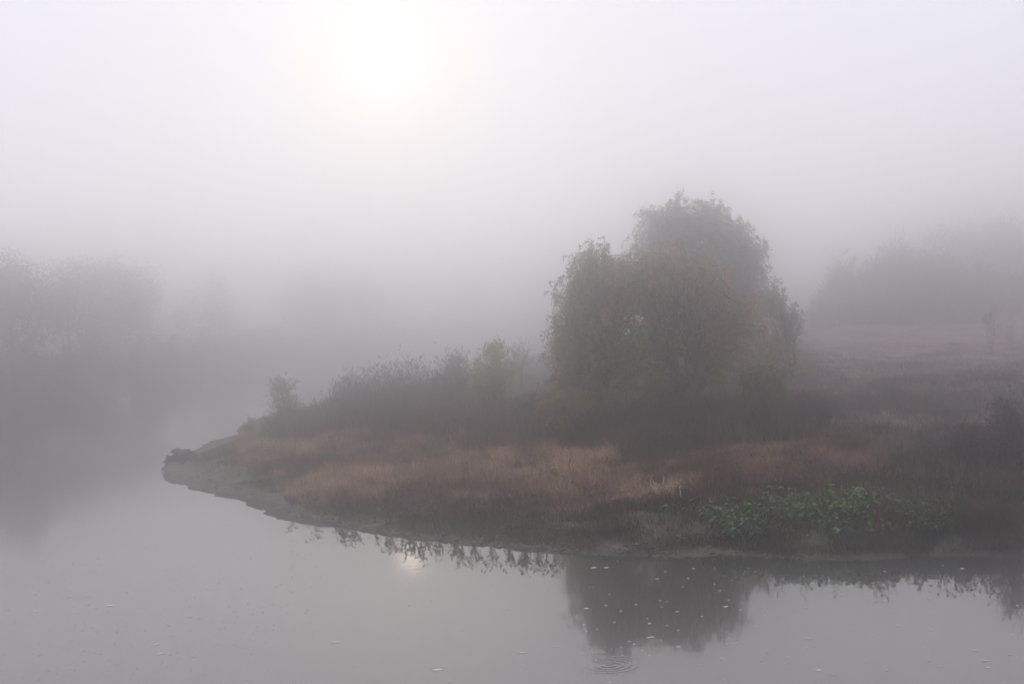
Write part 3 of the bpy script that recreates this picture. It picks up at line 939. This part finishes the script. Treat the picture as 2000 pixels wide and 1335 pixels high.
def broad_plant(p, size, nleaf, label, group, dim=False):
    root = empty("broadleaf_plant", p, label, "plant", group)
    mb = MB()
    ends = []
    for k in range(nleaf):
        a = rng.random() * 6.283
        r = size * rng.uniform(.15, .75); hh = size * rng.uniform(.35, 1.05)
        e = np.array([math.cos(a) * r, math.sin(a) * r, hh])
        mb.tube(bez(np.array([0, 0, -.03]), np.array([e[0] * .2, e[1] * .2, hh * .7]), e, 4), [.009, .008, .006, .005], 4)
        ends.append((e, a))
    V = np.concatenate(mb.v); Q = np.concatenate(mb.q); t = Q[:, 2] == Q[:, 3]
    mesh_obj("stalks", V, [Q[~t], Q[t][:, :3]], M_STALK, root, colors=np.tile(np.array([0.06, 0.085, 0.03]), (len(V), 1)), smooth=True)
    for e, a in ends:
        me = LEAFS[3 if (dim and rng.random() < .5) else rng.choice(5, p=LEAFW)]
        o_ = bpy.data.objects.new("leaf", me)
        o_.location = tuple(e)
        o_.rotation_euler = (rng.uniform(-.9, .45), rng.normal(0, .3), a - math.pi / 2 + rng.normal(0, .5))
        s_ = rng.uniform(.05, .145) * (0.7 + size)
        o_.scale = (s_, s_, s_)
        link(o_, root)
def bank_pt(px, py):
    p = hit(px, py); return np.array([p[0], p[1], float(ground_z(p[0], p[1]))])
GP = "green broad-leaved plants on the bank at the water's edge"
k = 0
while k < 140:
    px = rng.uniform(1375, 1740); py = rng.uniform(978, 1058)
    if (px < 1440 and py < 1005): continue
    broad_plant(bank_pt(px, py), rng.uniform(.24, .44), int(rng.integers(8, 11)), "green broad-leaved plant in the %s row of the dense patch, %s" % ("front" if py > 1035 else "middle" if py > 1005 else "back",
                "next to the dry cane" if px < 1480 else "at its centre" if px < 1620 else "at its right side"), GP, dim=py > 1030)
    k += 1
for k in range(44):
    broad_plant(bank_pt(rng.uniform(1720, 1870), rng.uniform(992, 1050)), rng.uniform(.2, .36), int(rng.integers(5, 8)),
                "smaller broad-leaved plant in the thin right end of the green patch", GP, dim=k % 2 == 0)
for k in range(6):
    broad_plant(bank_pt(rng.uniform(1285, 1350), rng.uniform(992, 1012)), rng.uniform(.18, .28), 4,
                "small yellow green plant left of the dry cane clump", "small plants left of the dry cane")

# dry cane clump
def cane(px, py):
    b = bank_pt(px, py)
    root = empty("dry_cane_clump", b, "clump of tall dry reddish cane stems left of the green plants", "cane clump")
    for k in range(26):
        mb = MB()
        fl = rng.random() < .4
        a = rng.uniform(2.3, 4.2) if fl else rng.random() * 6.28
        ln = rng.uniform(.9, 1.5) if fl else rng.uniform(1.0, 1.75)
        le = rng.uniform(.6, .85) if fl else rng.uniform(.02, .25)
        f0 = np.array([rng.normal(0, .1), rng.normal(0, .1), -.05])
        e = f0 + np.array([math.cos(a) * le * ln, math.sin(a) * le * ln * .6, ln * math.sqrt(max(1 - le * le, .1))])
        mb.tube(bez(f0, f0 + (e - f0) * .5 + [0, 0, .15], e, 6), np.linspace(.011, .004, 6), 4)
        V = np.concatenate(mb.v); Q = np.concatenate(mb.q); t = Q[:, 2] == Q[:, 3]
        mesh_obj("stem", V, [Q[~t], Q[t][:, :3]], M_GRASS, root, colors=np.tile(tint(1, (0.15, 0.085, 0.058)), (len(V), 1)))
    n = 240
    P = np.column_stack([rng.normal(-.12, .25, n), rng.normal(0, .18, n), rng.uniform(.1, 1.3, n)])
    V, t = leaf_arrays(P, rng.normal(0, .5, (n, 3)) + [-.3, 0, -.2], 0.3, 0.022)
    mesh_obj("dry_leaves", V, [t], M_GRASS, root, colors=np.repeat(tint(n, (0.16, 0.09, 0.06)), 4, 0))
cane(1402, 985)

# ------------------------------------------------------------------ driftwood on the tip of the spit
def driftwood():
    b = on_z(358, 906)
    b[2] = max(float(ground_z(b[0], b[1])), 0.0)
    K = 1.35
    root = empty("driftwood_stump", b, "dark gnarled driftwood stump lying on the tip of the mud spit", "driftwood")
    mb = MB()
    mb.tube([(-.42, 0, .12), (-.2, .05, .16), (.05, .02, .2), (.3, .0, .18), (.5, -.05, .08)], [.06, .12, .17, .14, .06], 9, .16)
    mb.v = [v_ * K for v_ in mb.v]; mb.build("log", M_DRIFT, root)
    for pts, r in (([(.0, 0, .18), (-.04, .02, .28), (-.16, .0, .36), (-.30, .02, .33)], [.13, .10, .08, .05]), ([(.1, 0, .2), (.12, .02, .32), (.2, .0, .36)], [.10, .08, .03]),
                   ([(-.3, 0, .14), (-.42, -.03, .2), (-.46, -.05, .02), (-.45, -.06, -.1)], [.07, .06, .04, .03]),
                   ([(-.15, 0, .12), (-.2, -.12, .25), (-.1, -.2, .34)], [.07, .05, .02]),
                   ([(.25, 0, .15), (.3, -.1, .05), (.28, -.2, -.08)], [.08, .07, .04]),
                   ([(.05, 0, .1), (.05, -.15, .04), (-.06, -.25, -.05)], [.07, .06, .04])):
        mb = MB(); mb.tube(pts, r, 7, .15); mb.v = [v_ * K for v_ in mb.v]; mb.build("root_branch", M_DRIFT, root)
driftwood()

# ------------------------------------------------------------------ weeds at the water's edge
def edge_weed(p, size, n, label, group):
    root = empty("edge_weed", p, label, "weed", group)
    mb = MB(); LP, LD, LL = [], [], []
    for k in range(n):
        a = rng.random() * 6.28; le = rng.uniform(.1, .55)
        h = size * rng.uniform(.6, 1.1)
        e = np.array([math.cos(a) * le * h, math.sin(a) * le * h, h])
        c = bez(np.array([0, 0, -.03]), np.array([e[0] * .3, e[1] * .3, h * .8]), e, 5)
        mb.tube(c, [.006, .005, .004, .003, .003], 3)
        for t in range(5):
            q = c[rng.integers(2, 5)] + rng.normal(0, .012, 3)
            LP.append(q); LD.append(rng.normal(0, .7, 3) + [0, 0, -.1]); LL.append(rng.uniform(.05, .11))
    V = np.concatenate(mb.v); Q = np.concatenate(mb.q); t = Q[:, 2] == Q[:, 3]
    mesh_obj("stalks", V, [Q[~t], Q[t][:, :3]], M_STALK, root, colors=np.tile(np.array([0.05, 0.04, 0.03]), (len(V), 1)))
    V, t = leaf_arrays(np.array(LP), np.array(LD), np.array(LL), 0.045)
    mesh_obj("foliage", V, [t], M_LEAF, root, colors=np.repeat(tint(len(LP), (0.06, 0.052, 0.034)), 4, 0))
def shore_pt(px, off):
    """point 'off' metres inland of the shoreline below a pixel column"""
    xs = [p[0] for p in _shore_px[5:]]; ys = [p[1] for p in _shore_px[5:]]
    p = on_z(px, float(np.interp(px, xs, ys)))
    dirv = np.array([p[0] * 0.02 - 0.05, 1.0])
    q = p[:2] + dirv / np.linalg.norm(dirv) * off
    return np.array([q[0], q[1], float(ground_z(q[0], q[1]))])
for px in np.concatenate([rng.uniform(560, 700, 9), rng.uniform(735, 1110, 40)]):
    off = rng.uniform(.35, 1.3)
    edge_weed(shore_pt(px, off), rng.uniform(.26, .56) + .1 * off, int(rng.integers(4, 8)),
              "small dark leafy weed on the mud edge, mirrored %s" % ("far left of the sun's reflection" if px < 720 else "beside the sun's reflection" if px < 900 else
              "between the sun's reflection and the tree's" if px < 1020 else "just left of the big tree's reflection"), "weeds at the left shoreline")
for px in rng.uniform(1720, 2040, 16):
    edge_weed(shore_pt(px, rng.uniform(1.2, 2.4)), rng.uniform(.4, .75), int(rng.integers(6, 10)),
              "dark leafy weed on the steep bank below the dark shrubs, right", "weeds on the right bank")

# ------------------------------------------------------------------ clods and stones on the mud
def clods():
    VV, TT, CC, n0 = [], [], [], 0
    base = np.array([(0, 0, 1), (1, 0, 0), (.3, .95, 0), (-.8, .6, 0), (-.8, -.6, 0), (.3, -.95, 0), (0, 0, -.6)], float)
    tri = np.array([(0, 1, 2), (0, 2, 3), (0, 3, 4), (0, 4, 5), (0, 5, 1), (6, 2, 1), (6, 3, 2), (6, 4, 3), (6, 5, 4), (6, 1, 5)])
    for k in range(4200):
        px = rng.uniform(320, 1000) if k % 2 else rng.uniform(320, 1700)
        off = abs(rng.normal(0, 1.0)) - .05 if px > 480 else rng.uniform(-.05, 3.5)
        p = shore_pt(px, off)
        if p[2] < -.03: continue
        r = rng.uniform(.015, .05) if rng.random() < .92 else rng.uniform(.05, .10)
        V = base * (1 + .25 * rng.standard_normal((7, 1))) * r * np.array([1.3, 1.0, .6])
        a = rng.random() * 6.28
        V = V @ np.array([[math.cos(a), math.sin(a), 0], [-math.sin(a), math.cos(a), 0], [0, 0, 1]])
        VV.append(V + p); TT.append(tri + n0); n0 += 7
        CC.append(np.tile(np.array([0.11, 0.093, 0.077]) * rng.uniform(.4, 1.6), (7, 1)))
    o = mesh_obj("mud_clods", np.concatenate(VV), [np.concatenate(TT)], M_GROUND, colors=np.concatenate(CC))
    tag(o, "small clods and stones lying on the muddy shore", "stones", kind="stuff")
clods()

# ------------------------------------------------------------------ foam on the water
M_FOAM, _t, _p = new_mat("foam")
_p.inputs["Base Color"].default_value = (0.75, 0.74, 0.72, 1); _p.inputs["Roughness"].default_value = 0.6
_nz = _t.nodes.new("ShaderNodeTexNoise"); _nz.inputs["Scale"].default_value = 40
_rp = _t.nodes.new("ShaderNodeValToRGB"); _rp.color_ramp.elements[0].color = (.3, .295, .29, 1); _rp.color_ramp.elements[1].color = (.65, .64, .63, 1)
_t.links.new(_nz.outputs["Fac"], _rp.inputs[0]); _t.links.new(_rp.outputs[0], _p.inputs["Base Color"])
def fleck_shape(rx, ry, n=8):
    a = np.arange(n) * 2 * math.pi / n
    r = 1 + .35 * rng.standard_normal(n); r = np.clip(r, .35, 1.7)
    V = np.column_stack([np.cos(a) * r * rx, np.sin(a) * r * ry, np.full(n, 0.004)])
    top = np.column_stack([np.cos(a) * r * rx * .5, np.sin(a) * r * ry * .5, np.full(n, 0.012)])
    V = np.concatenate([V, top])
    i = np.arange(n)
    q = np.stack([i, (i + 1) % n, (i + 1) % n + n, i + n], -1)
    return V, q, (i + n)[None, :]
big = [(215, 1182, 12), (315, 1276, 9), (330, 1220, 8), (305, 1258, 9), (370, 1204, 6), (1145, 1188, 7), (1212, 1193, 4), (1268, 1217, 6), (1272, 1244, 9), (1229, 1252, 5),
       (1325, 1263, 4), (1160, 1108, 7), (1185, 1108, 6), (1418, 1184, 6), (1820, 1229, 4), (1600, 1308, 8), (1925, 1290, 7), (1930, 1303, 5), (1905, 1270, 6), (1815, 1290, 4),
       (853, 1307, 12), (655, 1253, 8), (1020, 1274, 8), (135, 1165, 6), (72, 1194, 8), (1200, 1215, 4), (1140, 1220, 5), (70, 1160, 5), (1355, 1110, 4), (1880, 1110, 6)]
for px, py, wpx in big:
    p = on_z(px, py)
    dist = np.linalg.norm(p - CAM)
    V, q, cap = fleck_shape(wpx * dist / F_PX * .8, wpx * dist / F_PX * .55)
    o = mesh_obj("foam_fleck", V, [q, cap], M_FOAM)
    o.location = (p[0], p[1], 0)
    tag(o, "larger white fleck of foam floating %s" % ("on the river at the lower left" if px < 500 else "on the pale water below the sun's reflection" if px < 1100 else
        "on the dark reflection of the big trees" if px < 1450 else "on the river at the lower right"), "foam", "larger foam flecks on the river")
VV, QQ, CC, n0 = [], [], [], 0
cnt = 0
while cnt < 430:
    px = rng.uniform(-20, 2020); py = rng.uniform(1000, 1345)
    if rng.random() > (1.0 if px < 620 else (0.45 if px > 1100 else 0.22)): continue
    p = on_z(px, py)
    if sdist(p[0], p[1]) > -0.4: continue
    V, q, cap = fleck_shape(rng.uniform(.008, .03), rng.uniform(.006, .02), 6)
    VV.append(V + [p[0], p[1], 0]); QQ.append(q + n0); CC.append(cap + n0); n0 += len(V); cnt += 1
o = mesh_obj("foam_specks", np.concatenate(VV), [np.concatenate(QQ), np.concatenate(CC)], M_FOAM)
tag(o, "tiny white specks of foam scattered over the river", "foam", kind="stuff")

# ------------------------------------------------------------------ the fog
m = bpy.data.materials.new("fog")
m.use_nodes = True
t = m.node_tree
t.nodes.clear()
mo = t.nodes.new("ShaderNodeOutputMaterial")
pv = t.nodes.new("ShaderNodeVolumePrincipled")
pv.inputs["Color"].default_value = (0.994, 0.993, 0.998, 1)
pv.inputs["Density"].default_value = HAZE_DENSITY
pv.inputs["Density Attribute"].default_value = ""
pv.inputs["Anisotropy"].default_value = 0.955
t.links.new(pv.outputs[0], mo.inputs["Volume"])
try:
    m.cycles.homogeneous_volume = True
except Exception:
    pass
x0, x1, y0, y1, z0, z1 = -300, 300, -60, 490, -1.7, 16.0
V = [(x0, y0, z0), (x1, y0, z0), (x1, y1, z0), (x0, y1, z0), (x0, y0, z1), (x1, y0, z1), (x1, y1, z1), (x0, y1, z1)]
o = mesh_obj("haze", V, [np.array([(0, 3, 2, 1), (4, 5, 6, 7), (0, 1, 5, 4), (1, 2, 6, 5), (2, 3, 7, 6), (3, 0, 4, 7)])], m)
tag(o, "pale even morning fog over the river and its banks", "fog", kind="stuff")
